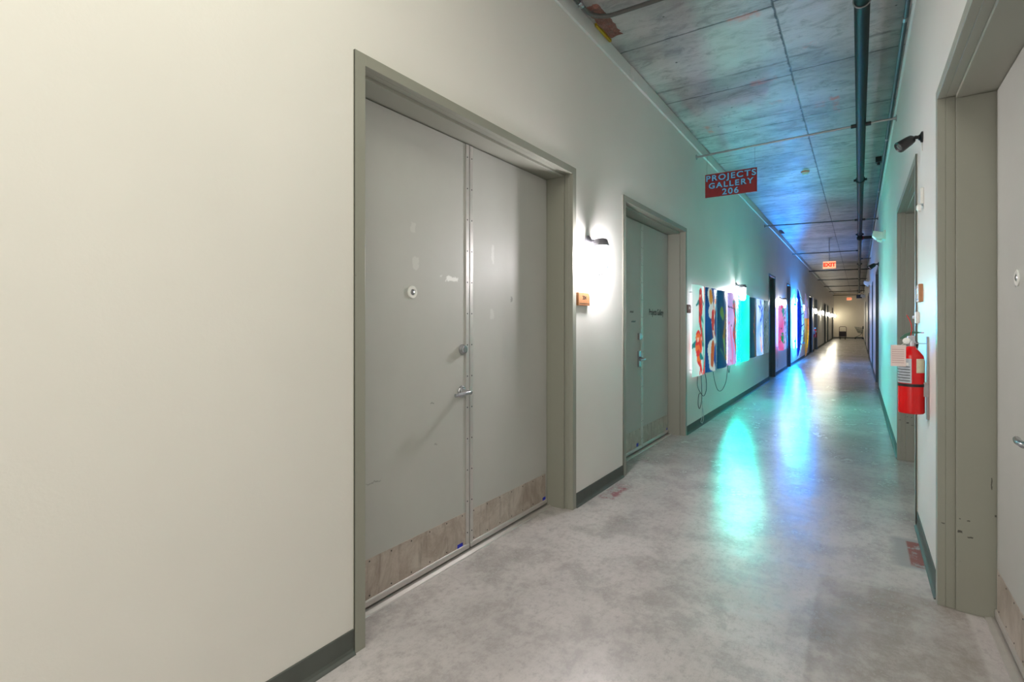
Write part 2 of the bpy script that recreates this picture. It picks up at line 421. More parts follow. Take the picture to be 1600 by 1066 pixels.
def lever_set(side, leaf, y, z, q, direc, round_rose=True, dark=False):
    sg = 1 if side == 'L' else -1
    ax = (sg, 0, 0); x = xq(side, q)
    m = MB()
    if round_rose:
        m.lathe((x, y, z), ax, [(0, 0.036), (0.004, 0.036), (0.010, 0.031), (0.012, 0.021), (0.020, 0.019), (0.060, 0.0125), (0.070, 0.012)], 24)
    else:
        m.box(x, x + sg*0.016, y - 0.033, y + 0.033, z - 0.085, z + 0.085)
        m.lathe((x, y, z), ax, [(0.014, 0.022), (0.03, 0.020), (0.060, 0.012)], 20)
    pts = [(x + sg*0.060, y - direc*0.014, z), (x + sg*0.069, y, z), (x + sg*0.070, y + direc*0.02, z + 0.001), (x + sg*0.068, y + direc*0.07, z - 0.002), (x + sg*0.060, y + direc*0.125, z - 0.004)]
    m.tube(pts, 0.0115, 10)
    o = m.build('lever_handle', M['chrome'], leaf, 0.001)
    return o

def make_door(k, d, full):
    side, a, b, sp, dk = d
    fm = M['frame_dark'] if dk else M['frame']; lm = M['leaf_dark'] if dk else M['leaf']
    root = empty('door_%d' % k, (xq(side, 0.1), (a + b)/2, 0)); tag(root, kind='structure')
    X = lambda q: xq(side, q)
    m = MB()
    ia, ib = a + FW, b - FW
    # legs and head: casing face, rabbet, stop
    for (e0, i0, sgn) in ((a, ia, 1), (b, ib, -1)):
        m.box(X(-0.012), X(0.020), e0, i0, 0, OT)
        m.box(X(0.020), X(0.056), i0 - sgn*0.03, i0, 0, IT)
        m.box(X(0.056), X(0.29), i0 - sgn*0.03, i0 + sgn*0.016, 0, IT - 0.016)
        m.box(X(-0.012), X(-0.004), e0, e0 + sgn*0.004, 0, OT)
    m.box(X(-0.012), X(0.020), ia, ib, IT, OT)
    m.box(X(0.020), X(0.056), ia - 0.03, ib + 0.03, IT, IT + 0.03)
    m.box(X(0.056), X(0.29), ia - 0.03, ib + 0.03, IT - 0.016, IT + 0.03)
    m.build('frame', fm, root, 0.0022)
    g = 0.004
    leaves = [(ia + 0.020, ib - 0.020)] if sp is None else [(ia + 0.020, sp - g), (sp + g, ib - 0.020)]
    q = 0.198
    for n, (l0, l1) in enumerate(leaves):
        m = MB(); m.box(X(q), X(q + 0.045), l0, l1, 0.030, LT)
        leaf = m.build('leaf', lm, root, 0.0015)
        if full or not dk:
            # kick plate, drip strip, screws
            m = MB(); m.box(X(q - 0.0016), X(q), l0 + 0.02, l1 - (0.03 if n == 0 else 0.02), 0.045, 0.245)
            kp = m.build('kick_plate', M['steel'], leaf, 0.0006)
            sgx = X(-1) - X(0); scr = None
            spots_ = [(q - 0.0014, l0 + 0.04 + (l1 - l0 - 0.10)*s_/6, zz) for s_ in range(7) for zz in (0.232, 0.068)]
            e = l1 if n == 0 else l0; dr = -1 if n == 0 else 1
            spots_ += [(q - 0.005, e + dr*0.017, 0.12 + s_*0.187) for s_ in range(13)]
            for (qq, yy, zz) in spots_:
                if scr is None:
                    m = MB(); m.lathe((X(qq), yy, zz), (sgx, 0, 0), [(0, 0.0045), (0.0014, 0.003)], 8)
                    scr = m.build('screw', M['ink'], leaf); s0 = Vector((X(qq), yy, zz))
                else:
                    c_ = scr.copy(); COL.objects.link(c_); c_.location = scr.location + Vector((X(qq), yy, zz)) - s0
            m = MB(); m.prism([(X(q), 0.025), (X(q - 0.008), 0.024), (X(q - 0.008), 0.046), (X(q - 0.005), 0.052), (X(q), 0.054)], 1, l0 + 0.002, l1 - 0.002)
            m.build('door_sweep', M['alu'], leaf)
            # astragal strip at the meeting edge with screws
            e = l1 if n == 0 else l0; dr = -1 if n == 0 else 1
            m = MB(); m.box(X(q - 0.005), X(q), e, e + dr*0.030, 0.03, LT - 0.002)
            as_ = m.build('meeting_strip', M['alu'], leaf, 0.0012)
    if full or not dk:
        m = MB(); m.prism([(X(0.284), 0.0), (X(0.155), 0.0), (X(0.158), 0.005), (X(0.178), 0.012), (X(0.20), 0.012), (X(0.284), 0.012)], 1, ia + 0.017, ib - 0.017)
        m.build('threshold', M['alu'], root)
    m = MB(); m.box(X(0.285), X(0.30), a + 0.02, b - 0.02, 0.0, OT - 0.02)
    m.build('backing', M['dark'], root)  # near-black sheet standing in for the shade behind the door gaps
    return root
doors = []
for k, d in enumerate(DOORS): doors.append(make_door(k + 1, d, k in (0, 1, 9)))
def leaf_of(k, n):
    ls = [o for o in bpy.data.objects if o.parent == doors[k] and o.name.split('.')[0] == 'leaf']
    ls.sort(key=lambda o: min(v.co.y for v in o.data.vertices)); return ls[n]
def dead_bolt(side, leaf, y, z, q=0.198):
    sg = 1 if side == 'L' else -1
    m = MB(); m.lathe((xq(side, q), y, z), (sg, 0, 0), [(0, 0.031), (0.006, 0.031), (0.022, 0.024), (0.024, 0.018)], 24)
    o = m.build('deadbolt', M['chrome'], leaf)
    m = MB(); m.lathe((xq(side, q), y, z), (sg, 0, 0), [(0.022, 0.017), (0.026, 0.016)], 20)
    m.build('keyway', M['galv'], leaf); return o
def peep(side, leaf, y, z, q=0.198):
    sg = 1 if side == 'L' else -1
    m = MB(); m.lathe((xq(side, q), y, z), (sg, 0, 0), [(0, 0.034), (0.003, 0.034), (0.006, 0.030), (0.006, 0.017), (0.002, 0.016)], 28)
    o = m.build('door_viewer', M['white'], leaf)
    m = MB(); m.lathe((xq(side, q), y, z), (sg, 0, 0), [(0.0, 0.016), (0.004, 0.015), (0.008, 0.009)], 20)
    m.build('viewer_lens', M['chrome'], leaf)
def sticker(side, leaf, y0, y1, z0, z1, q=0.198):
    m = MB(); m.box(xq(side, q - 0.0022), xq(side, q - 0.0014), y0, y1, z0, z1)
    o = m.build('blue_sticker', M['sticker'], leaf)
L0 = leaf_of(0, 0); L1 = leaf_of(0, 1)
peep('L', L0, 1.932, 1.535); dead_bolt('L', L0, 2.340, 1.217); lever_set('L', L0, 2.335, 0.967, 0.198, -1)
sticker('L', L0, 2.295, 2.345, 0.052, 0.075); sticker('L', L1, 3.27, 3.31, 0.052, 0.075)
K0 = leaf_of(1, 0); K1 = leaf_of(1, 1)
m = MB(); m.box(xq('L', 0.198), xq('L', 0.170), 5.235, 5.305, 1.19, 1.26); m.build('deadbolt', M['chrome'], K0, 0.004)
lever_set('L', K0, 5.27, 0.985, 0.198, -1, False); 
text_mesh('door_lettering', 'Projects Gallery', 0.098, M['ink'], K1, (xq('L', 0.197), 5.845, 1.487), Matrix.Rotation(math.radians(90), 4, 'Z') @ Matrix.Rotation(math.radians(90), 4, 'X'), 1.0, 0.0012, 0.0006, sx=0.80)
for yy, zz, ww in ((5.02, 1.475, 0.10), (5.06, 1.375, 0.12)):
    m = MB()
    for s_ in range(6): m.box(xq('L', 0.198), xq('L', 0.1972), yy + s_*ww/6, yy + s_*ww/6 + ww/9, zz, zz + 0.012 + 0.008*(s_ % 2))
    m.build('small_lettering', M['ink'], K0)
sticker('L', K0, 5.20, 5.26, 0.06, 0.095); sticker('L', K1, 6.22, 6.25, 0.06, 0.085)
R0 = leaf_of(9, 1)
peep('R', R0, 2.827, 1.556)
lever_set('R', R0, 2.395, 0.965, 0.198, 1)
# ------------------------------------------------------------------ caged wall sconces
def make_sconce():
    r = empty('wall_sconce', (XL, 3.62, 2.0))
    x, y, z = XL, 3.62, 2.0
    m = MB(); m.lathe((x, y, z), (1, 0, 0), [(0, 0.050), (0.010, 0.050), (0.024, 0.036), (0.034, 0.020), (0.036, 0.012)], 24)
    m.build('wall_plate', M['sconce'], r)
    m = MB(); m.tube([(x + 0.02, y, z), (x + 0.05, y, z), (x + 0.075, y, z - 0.010), (x + 0.10, y, z - 0.020)], 0.017, 12)
    m.build('arm', M['sconce'], r)
    jx = x + 0.112
    m = MB(); m.lathe((jx, y, z + 0.014), (0, 0, -1), [(0, 0.034), (0.006, 0.048), (0.034, 0.056), (0.040, 0.062), (0.056, 0.062), (0.056, 0.040)], 28)
    m.build('hood', M['sconce'], r)
    m = MB(); m.lathe((jx, y, z - 0.042), (0, 0, -1), [(0, 0.030), (0.012, 0.038), (0.13, 0.039), (0.165, 0.035), (0.19, 0.022), (0.20, 0.006)], 24)
    m.build('glass_jar', M['jar'], r)
    m = MB()
    for i in range(6):
        a = math.pi*2*i/6 + 0.3; ca, sa = math.cos(a), math.sin(a)
        P = [(0.050, 0.042), (0.051, 0.12), (0.051, 0.19), (0.047, 0.225), (0.034, 0.25), (0.012, 0.262)]
        m.tube([(jx + ca*rr, y + sa*rr, z - t) for rr, t in P], 0.0045, 6)
    for t in (0.13, 0.205):
        m.tube([(jx + 0.051*math.cos(math.pi*i/12), y + 0.051*math.sin(math.pi*i/12), z - t) for i in range(24)], 0.004, 6, True)
    m.tube([(jx + 0.013*math.cos(math.pi*i/6), y + 0.013*math.sin(math.pi*i/6), z - 0.262) for i in range(12)], 0.0022, 6, True)
    m.build('wire_cage', M['cage'], r)
    return r
sc0 = make_sconce()
SCL = ['caged sconce beside the nearest double door, above the tan wooden number plaque',
       'glowing caged sconce on the left wall above the red and lavender art panel',
       'glowing caged sconce above the pink art panel on the left wall',
       'glowing caged sconce between the blue surfboard and the yellow surfboard',
       'glowing caged sconce between the two dark double doors beyond the surfboards',
       'glowing caged sconce on bare left wall just beyond the far fire extinguisher',
       'glowing caged sconce on the left wall, third from the corridor end',
       'glowing caged sconce on the left wall, second from the corridor end',
       'glowing caged sconce on the left wall nearest the corridor end',
       'caged sconce on the bare left wall behind the camera, outside the picture']
JF = emis('glowing_frosted_jar_warm', (1.0, 0.93, 0.74), 140, True); JM = emis('glowing_frosted_jar_mid', (1.0, 0.975, 0.985), 120, True)
for i, y in enumerate((3.62, 9.40, 15.25, 20.75, 27.2, 32.9, 38.8, 44.2, 49.9, -2.9)):  # last one is added behind the camera to light the near end
    s = sc0 if i == 0 else copy_tree(sc0)
    for ch in [k for k in bpy.data.objects if k.parent == s and k.name.startswith('glass_jar')]:
        if 5 < y: ch.material_slots[0].link = 'OBJECT'; ch.material_slots[0].material = JF if y > 24 else JM
    s.location.y = y; tag(s, SCL[i], 'wall lamp', 'caged sconces along the left wall')

# ------------------------------------------------------------------ painted light panels
def seg_d(p, a, b):
    ax, ay = a; bx, by = b; dx, dy = bx-ax, by-ay; L = dx*dx + dy*dy
    t = 0 if L == 0 else max(0, min(1, ((p[0]-ax)*dx + (p[1]-ay)*dy)/L))
    return math.hypot(p[0]-ax-t*dx, p[1]-ay-t*dy), t
def paint(strokes, bg):
    # strokes: (points [(u,v)...] in metres-like panel units, widths, colour, optional second colour and stripe frequency)
    def f(u, v):
        c = list(bg(u, v))
        for st in strokes:
            pts, ws, col = st[0], st[1], st[2]
            for i in range(len(pts) - 1):
                d, t = seg_d((u, v), pts[i], pts[i+1]); wd = ws[i] + (ws[i+1] - ws[i]) * t
                if d < wd:
                    cc = col
                    if len(st) > 3:
                        if math.sin((v*37 + u*23) * st[4] + 2*math.sin(u*19)) > 0.15: cc = st[3]
                    c = list(cc)
        return c
    return f
def lum(a): return lin(*a)
random.seed(3)
def spots(n, cols, r0, r1, W=0.6, H=1.14):
    out = []
    for i in range(n):
        u, v = random.uniform(0.03, W-0.03), random.uniform(0.03, H-0.03)
        out.append(([(u, v), (u + random.uniform(-.03, .03), v + random.uniform(-.05, .05))], [random.uniform(r0, r1)]*2, lum(random.choice(cols))))
    return out
def wavy(a, b, k=9, ph=0):
    a = lum(a); b = lum(b)
    def g(u, v):
        t = 0.5 + 0.5*math.sin(u*k + 2.2*math.sin(v*5 + ph) + ph); t *= 0.9
        return [a[i]*(1-t) + b[i]*t for i in range(3)]
    return g
RED, ORG, WHT, MINT, TEALC = lum((226, 40, 34)), lum((240, 110, 40)), lum((240, 246, 244)), lum((130, 214, 196)), lum((30, 128, 128))
DKR, OLV, NVY = lum((150, 20, 30)), lum((120, 124, 60)), lum((14, 40, 96))
def koi(x, y, L, s=1.0, lean=0.0, c1=RED, c2=DKR, fin=TEALC):
    # head at top, tail at bottom
    o = []
    o.append(([(x + .02, y - .10*L), (x + .17*s, y - .22*L)], [.03*s, .015*s], fin)); o.append(([(x - .02, y - .12*L), (x - .15*s, y - .25*L)], [.035*s, .012*s], fin))
    o.append(([(x, y), (x + .01 + lean*.3, y - .25*L), (x - .02 + lean*.6, y - .55*L), (x + .03 + lean, y - .8*L)], [.06*s, .085*s, .055*s, .02*s], c1, c2, 1.2))
    o.append(([(x + .03 + lean, y - .78*L), (x - .02 + lean, y - L)], [.02*s, .012*s], c1)); o.append(([(x + .03 + lean, y - .78*L), (x + .10 + lean, y - 1.02*L)], [.022*s, .014*s], c1))
    o.append(([(x - .02, y - .05*L), (x - .01, y - .05*L)], [.018*s]*2, lum((250, 200, 170))))
    o.append(([(x + .05 + lean*.5, y - .5*L), (x + .13*s + lean*.5, y - .6*L)], [.03*s, .01*s], fin))
    return o
P = {}
P[0] = paint([([(.44, .1), (.5, .35), (.42, .6), (.5, .75)], [.05, .08, .05, .03], MINT), ([(.36, .55), (.5, .4)], [.06, .02], lum((110, 150, 120)))] + koi(.30, 1.04, .62, 1.15) + koi(.20, .48, .46, 1.6, .08, RED, ORG) + [([(.56, 1.12), (.55, .95)], [.05, .03], RED), ([(.62, .2), (.52, .0)], [.05, .09], RED)],
             wavy((236, 246, 244), (170, 232, 220), 7, .5))
P[1] = paint([([(.16, 1.06), (.24, .9), (.20, .82)], [.09, .08, .10], WHT), ([(.18, 1.06), (.2, 1.0)], [.06, .08], lum((236, 150, 40))),
              ([(.50, .98), (.30, .72), (.36, .5), (.52, .38)], [.07, .09, .07, .04], WHT, ORG, 1.1), ([(.3, .78), (.3, .62)], [.07, .06], RED),
              ([(.42, .44), (.20, .3), (.22, .12), (.42, .02)], [.05, .13, .10, .05], WHT), ([(.30, .34), (.26, .14)], [.09, .08], lum((226, 100, 24))), ([(.56, .36), (.58, .05)], [.03, .03], lum((150, 190, 200)))],
             wavy((18, 86, 176), (12, 50, 120), 6, 1))
P[2] = paint([([(.52, 1.0), (.42, .7), (.30, .45), (.38, .2), (.5, .1)], [.03, .06, .08, .05, .03], lum((176, 120, 52)), OLV, 1.4), ([(.30, .40), (.38, .22)], [.05, .04], lum((120, 176, 110))),
              ([(.18, .82), (.24, .76)], [.08, .06], lum((110, 150, 70))), ([(.12, .28), (.4, .1)], [.02, .02], lum((60, 120, 110)))],
             wavy((10, 76, 128), (8, 56, 92), 6, 2))
P[3] = paint([([(.62, 1.0), (.66, .5), (.6, .0)], [.12, .10, .13], lum((70, 48, 110))), ([(.34, .96), (.48, .75), (.34, .5), (.46, .3), (.56, .05)], [.11, .12, .11, .07, .06], lum((232, 62, 48)), lum((30, 128, 132)), .8),
              ([(.0, .92), (.6, .86)], [.008, .008], NVY), ([(.1, .6), (.22, .2), (.2, .0)], [.02, .05, .02], lum((250, 130, 200)))] + spots(16, [(90, 60, 120), (240, 120, 190)], .01, .02),
             wavy((206, 168, 240), (238, 190, 250), 9, 0))
P[4] = paint([([(.72, 1.2), (.74, .6), (.70, .0)], [.06, .09, .08], lum((190, 255, 240)))], wavy((0, 235, 205), (30, 255, 225), 5, 0))
P[5] = paint([([(.42, .98), (.30, .75), (.26, .5), (.36, .25), (.40, .05)], [.03, .06, .06, .05, .07], lum((60, 110, 70)), lum((178, 100, 70)), 1.2)], wavy((12, 92, 112), (10, 70, 100), 6, 1.4))
P[6] = paint([([(.1, 1.0), (.3, .9), (.5, 1.02)], [.02, .03, .02], lum((20, 90, 220))), ([(.2, 1.1), (.34, .82), (.2, .7)], [.03, .04, .03], lum((20, 80, 200))), ([(.52, .75), (.46, .5), (.6, .1)], [.09, .07, .12], lum((30, 90, 200))), ([(.2, .4), (.3, .1)], [.02, .05], lum((236, 170, 160)))] + spots(14, [(90, 150, 240), (200, 220, 250)], .015, .03),
             wavy((196, 214, 255), (120, 170, 250), 8, 0))
P[7] = paint(spots(60, [(60, 90, 110), (120, 80, 90), (90, 110, 90), (210, 215, 215), (40, 60, 80)], .010, .022), wavy((150, 178, 182), (128, 160, 170), 7, 0))
P[8] = paint([([(.26, .98), (.3, .9)], [.11, .12], lum((30, 160, 140))), ([(.2, .34), (.28, .28)], [.12, .11], lum((10, 150, 100)))] + spots(26, [(240, 60, 90), (250, 150, 220), (190, 110, 200), (120, 90, 140)], .014, .03),
             wavy((240, 150, 214), (236, 96, 170), 7, 0))
P[9] = paint(spots(60, [(40, 44, 96), (190, 40, 70), (60, 60, 110), (230, 225, 240), (40, 40, 80)], .014, .03), wavy((178, 168, 226), (196, 190, 236), 6, 0))

def art_panel(name, y0, y1, z0, z1, f, strength, xe=-1.69, sag=0.032, tube=None, tstr=None, label='', drop=None, tx=None):
    r = empty(name, (XL, (y0+y1)/2, z0)); org = Vector(r.location)
    W, H = y1 - y0, z1 - z0
    nu, nv = 44, 84; b = bmesh.new(); lay = None; vs = []
    for j in range(nv + 1):
        row = []
        for i in range(nu + 1):
            t = i/nu; x = xe + sag*(1 - (2*t-1)**2)
            row.append(b.verts.new(Vector((x, y0 + W*t, z0 + H*j/nv)) - org))
        vs.append(row)
    for j in range(nv):
        for i in range(nu): b.faces.new((vs[j][i], vs[j][i+1], vs[j+1][i+1], vs[j+1][i]))
    me = bpy.data.meshes.new('painted_sheet'); b.to_mesh(me); b.free()
    ca = me.color_attributes.new('paint', 'FLOAT_COLOR', 'POINT')
    k = 0
    for j in range(nv + 1):
        for i in range(nu + 1):
            c = f(0.66*i/nu, 1.14*j/nv); ca.data[k].color = (c[0], c[1], c[2], 1); k += 1
    o = bpy.data.objects.new('painted_sheet', me); COL.objects.link(o); o.parent = r
    for p in me.polygons: p.use_smooth = True
    t = NT('painted_acrylic_' + str(strength)); at = t.n('ShaderNodeAttribute'); at.attribute_name = 'paint'
    t.put(t.b.inputs['Base Color'], t.mix(0.45, at.outputs['Color'], (0, 0, 0))); t.put(t.b.inputs['Emission Color'], at.outputs['Color'])
    t.b.inputs['Emission Strength'].default_value = strength; t.b.inputs['Roughness'].default_value = 0.4; t.b.inputs['Specular IOR Level'].default_value = 0.12
    me.materials.append(t.m)
    md = o.modifiers.new('solid', 'SOLIDIFY'); md.thickness = 0.004; md.offset = 0
    for zz in (z0 + 0.08, z1 - 0.09):
        for yy in (y0 + 0.10, y1 - 0.10):
            tt = (yy - y0)/W; xx = xe + sag*(1 - (2*tt-1)**2)
            m = MB(); m.cyl((XL, yy, zz), (xx, yy, zz), 0.005, 8); m.build('standoff', M['galv'], r)
    if tube is not None:
        m = MB(); yy = y0 + W*0.5 if tx is None else y0 + W*tx
        m.cyl((XL + 0.018, yy, z0 + 0.03), (XL + 0.018, yy, z1 - 0.03), 0.005, 8)
        m.build('light_tube', tube, r)
    if drop:
        for pts, mm in drop:
            m = MB(); q = []
            P3 = [Vector((XL + 0.012, p[0], p[1])) for p in pts]
            for i in range(len(P3) - 1):
                p0 = P3[max(i-1, 0)]; p1 = P3[i]; p2 = P3[i+1]; p3 = P3[min(i+2, len(P3)-1)]
                for s in range(6):
                    u = s/6; q.append(0.5*((2*p1) + (p2-p0)*u + (2*p0-5*p1+4*p2-p3)*u*u + (3*p1-p0-3*p2+p3)*u**3))
            q.append(P3[-1]); m.tube(q, 0.004, 6); m.build('power_cord', mm, r)
    tag(r, label, 'artwork', 'painted light panels on the left wall')
    return r
ZB, ZTP = 0.70, 1.84
dk, lt = M['cord_dark'], M['cord_light']
art_panel('art_panel', 6.42, 7.04, ZB, ZTP, P[0], 0.36, tube=M['white_tube'], tx=0.4, label='white and mint light panel painted with two red koi, beside the second double door',
    drop=[([(6.86, .72), (6.84, .56), (6.98, .45), (7.16, .38), (7.30, .44), (7.30, .58), (7.20, .72)], dk), ([(7.02, .70), (7.06, .50), (7.06, .34), (6.95, .24), (6.88, .30), (6.90, .42), (6.98, .44)], dk), ([(7.10, .32), (7.08, .12), (7.02, .06), (7.10, .03), (7.16, .10), (7.12, .22)], lt)])
art_panel('art_panel', 7.08, 7.70, ZB, ZTP, P[1], 0.20, label='deep blue light panel painted with white and orange koi',
    drop=[([(7.66, .72), (7.82, .50), (8.02, .36), (8.30, .34), (8.56, .44), (8.66, .60), (8.70, .72)], dk)])
art_panel('art_panel', 7.77, 8.40, ZB, ZTP, P[2], 0.20, label='dark teal blue light panel painted with one slim golden koi')
art_panel('art_panel', 8.47, 9.15, ZB, ZTP, P[3], 0.34, tube=M['violet_tube'], tx=0.2, label='lavender light panel painted with a bold red and teal koi, under a sconce',
    drop=[([(8.72, .72), (8.78, .56), (8.86, .66)], M['cord_dark'])])
art_panel('art_panel', 9.55, 10.40, ZB - 0.02, ZTP + 0.02, P[4], 0.55, tube=M['teal_tube'], tx=-0.07, label='glowing turquoise light panel, brightest on the left wall')
art_panel('art_panel', 10.42, 11.14, ZB, ZTP, P[5], 0.2, label='dark green blue light panel right of the glowing turquoise one')
art_panel('art_panel', 11.22, 12.08, ZB, ZTP, P[6], 0.6, tube=M['violet_tube'], tx=0.15, label='bright blue and white light panel with a violet halo on the wall')
art_panel('art_panel', 12.14, 12.80, ZB, ZTP, P[7], 0.2, label='grey speckled light panel just before the narrow dark door')
art_panel('art_panel', 14.45, 15.02, ZB - 0.05, 1.80, P[8], 0.42, xe=-1.68, sag=0.09, label='pink light panel with two green spots beyond the narrow dark door',
    drop=[([(14.60, .66), (14.62, .40), (14.70, .22), (14.80, .30), (14.80, .42)], lt)])
art_panel('art_panel', 15.08, 15.85, ZB - 0.05, 1.80, P[9], 0.38, xe=-1.68, sag=0.06, tube=M['violet_tube'], tx=0.1, label='lavender light panel with dark speckles beside the pink one')

# ------------------------------------------------------------------ surfboards on the left wall
def surfboard(y, half, z0, z1, depth, f, strength, label, tube=None):
    r = empty('surfboard', (XL, y, z0)); org = Vector(r.location)
    nv, nu = 80, 40; b = bmesh.new(); rows = []
    for j in range(nv + 1):
        v = j/nv; wv = half*max(0.02, math.sin(math.pi*min(max(v, 0.002), 0.998))**0.55)
        row = []
        for i in range(nu + 1):
            a = math.pi*i/nu; t = -math.cos(a)
            x = XL + 0.10 + depth*(wv/half)*math.sin(a)
            row.append(b.verts.new(Vector((x, y + wv*t, z0 + (z1 - z0)*v)) - org))
        rows.append(row)
    for j in range(nv):
        for i in range(nu): b.faces.new((rows[j][i], rows[j][i+1], rows[j+1][i+1], rows[j+1][i]))
        b.faces.new((rows[j][nu], rows[j][0], rows[j+1][0], rows[j+1][nu]))
    b.faces.new(rows[0]); b.faces.new(list(reversed(rows[nv])))
    bmesh.ops.recalc_face_normals(b, faces=b.faces[:])
    me = bpy.data.meshes.new('board'); b.verts.index_update(); 
    me_cols = []
    for j in range(nv + 1):
        for i in range(nu + 1): me_cols.append(f(i/nu, j/nv))
    b.to_mesh(me); b.free()
    ca = me.color_attributes.new('paint', 'FLOAT_COLOR', 'POINT')
    for k, c in enumerate(me_cols): ca.data[k].color = (*c, 1)
    o = bpy.data.objects.new('board', me); COL.objects.link(o); o.parent = r
    for p in me.polygons: p.use_smooth = True
    t = NT('painted_board'); at = t.n('ShaderNodeAttribute'); at.attribute_name = 'paint'
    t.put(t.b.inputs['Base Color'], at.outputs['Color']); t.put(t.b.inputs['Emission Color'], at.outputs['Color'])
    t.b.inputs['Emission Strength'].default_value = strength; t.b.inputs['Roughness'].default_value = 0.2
    me.materials.append(t.m)
    for zz in (z0 + 0.5, z1 - 0.5):
        m = MB(); m.box(XL, XL + 0.12, y - 0.04, y + 0.04, zz - 0.03, zz + 0.03); m.build('wall_bracket', M['black'], r, 0.003)
    if tube is not None:
        for sy in (-1, 1):
            m = MB(); m.tube([(XL + 0.085, y + sy*half*(0.30 + 0.36*math.sin(math.pi*k/10)), z0 + 0.3 + (z1 - z0 - 0.6)*k/10) for k in range(11)], 0.005, 8)
            m.build('light_tube', tube, r)
    tag(r, label, 'surfboard', 'surfboards hung on the left wall'); return r
def fb1(u, v):
    navy = lum((6, 40, 150)); cy = lum((120, 214, 250)); ln = lum((8, 40, 110))
    if u < 0.26: return navy
    for k, vv in enumerate((.10, .20, .33, .47, .62, .72, .86)):
        if abs(v - vv - 0.02*math.sin(u*9 + k)) < 0.007: return ln
    if abs(u - 0.55 - 0.10*math.sin(v*33)) < 0.02 and math.sin(v*21) > -.2: return ln
    if (u - .45)**2*4 + (v - (.28 + .1*int(v*9 - 2)))**2*40 < .006: return ln
    return cy if math.sin(u*30 + v*40) > -0.6 else lum((170, 232, 252))
def fb2(u, v):
    if v > 0.60: 
        return lum((150, 150, 190)) if (u - .5)**2*6 + (v - .85)**2*60 < .35 else lum((120, 100, 110))
    if u < 0.30: return lum((150, 92, 30))
    c = lum((255, 190, 20)) if v < 0.42 else lum((250, 140, 30))
    if v < .14: c = lum((190, 120, 40))
    if math.sin(v*60)*math.sin(u*14) > 0.86: c = lum((170, 60, 20))
    return c
surfboard(18.95, 0.34, 0.25, 2.44, 0.18, fb1, 0.5, 'pale blue surfboard with dark blue linework glowing blue on the left wall', M['blue_tube'])
surfboard(21.75, 0.30, 0.10, 2.42, 0.12, fb2, 0.35, 'yellow and orange surfboard with a brown top on the left wall')

# ------------------------------------------------------------------ number plaques
def plaque(side, y0, y1, z0, z1, mat, txt, label, inkm):
    r = empty('number_plaque', (xq(side, 0), (y0+y1)/2, z0))
    sg = 1 if side == 'L' else -1; x = xq(side, 0)
    m = MB(); h = z1 - z0; c = 0.030
    poly = [(y0, z0), (y1, z0), (y1, z1 - c), (y1 - c*.3, z1 - c*.3), (y1 - c, z1), (y0, z1)]
    m.prism(poly, 0, x, x + sg*0.022); m.build('wood_block', mat, r, 0.003)
    m = MB(); m.box(x + sg*0.022, x + sg*0.0228, y0 + .015, y1 - .005, z0 + h*.13, z0 + h*.17); m.build('groove', M['ink'], r)
    rot = Matrix.Rotation(math.radians(90*sg), 4, 'Z') @ Matrix.Rotation(math.radians(90), 4, 'X')
    text_mesh('number', txt, h*.42, inkm, r, (x + sg*0.0225, (y0+y1)/2, z0 + h*.60), rot, 1.0, 0.001, 0.0006)
    tag(r, label, 'sign', 'number plaques beside the doors')
plaque('L', 3.425, 3.615, 1.503, 1.600, M['wood'], '204', 'tan wooden number plaque under the nearest sconce', M['ink'])
plaque('L', 6.358, 6.50, 1.488, 1.590, M['wood_dark'], '206', 'dark wooden number plaque between second double door and the koi panel', M['white'])
plaque('R', 4.03, 4.20, 1.505, 1.615, M['wood'], '205', 'brown wooden number plaque on the right wall above the fire extinguisher', M['white'])

# ------------------------------------------------------------------ hanging sign
r = empty('hanging_sign', (-1.32, 6.78, 2.955))
m = MB(); m.box(-1.62, -1.018, 6.774, 6.786, 2.955, 3.248); m.build('board', M['red_dark'], r, 0.001)
rx = Matrix.Rotation(math.radians(90), 4, 'X')
for tx_, zz, ss, sp_ in (('PROJECTS', 3.190, 0.100, 1.22), ('GALLERY', 3.094, 0.096, 1.24), ('206', 3.002, 0.102, 1.2)):
    text_mesh('lettering_outline', tx_, ss, M['navy'], r, (-1.319, 6.7728, zz), rx, sp_, 0.0055, 0.0004, sx=1.12)
    text_mesh('lettering', tx_, ss, M['letter'], r, (-1.319, 6.7712, zz), rx, sp_, 0.0020, 0.0006, sx=1.12)
for xx, yy in ((-1.60, 6.80), (-1.04, 6.76)):
    m = MB(); m.cyl((xx, 6.78, 3.24), (xx, yy, 3.508), 0.0018, 6); m.build('hanging_wire', M['galv'], r)
tag(r, 'red PROJECTS GALLERY 206 sign with blue letters hanging by wires from a rod', 'sign')

# ------------------------------------------------------------------ pipes and rods under the slab
PX, PZ, PR = 0.018, 3.535, 0.046
r = empty('ceiling_pipe', (PX, 20, PZ))
m = MB(); m.cyl((PX, Y0 + 0.02, PZ), (PX, 46.0, PZ), PR, 24); m.build('pipe', M['pipe'], r)
for i, y in enumerate((4.15, 9.4, 15.25, 23.0, 31.0, 39.0)):
    m = MB()
    if i % 2 == 0 and i > 0 or i == 1 or i == 3:
        m.lathe((PX, y - 0.05, PZ), (0, 1, 0), [(0, PR + .004), (.01, PR + .014), (.09, PR + .014), (.10, PR + .004)], 20)
        for sx in (-1, 1): m.box(PX + sx*(PR + .005), PX + sx*(PR + .038), y - .025, y + .025, PZ - .014, PZ + .014)
        m.build('coupling', M['pipe'], r, 0.002)
    else:
        m.tube([(PX + (PR + .004)*math.cos(a*math.pi/12), y, PZ + (PR + .004)*math.sin(a*math.pi/12)) for a in range(24)], 0.005, 6, True)
        m.cyl((PX, y, PZ + PR), (PX, y, ZC), 0.005, 8)
        m.build('hanger_ring', M['galv'], r)
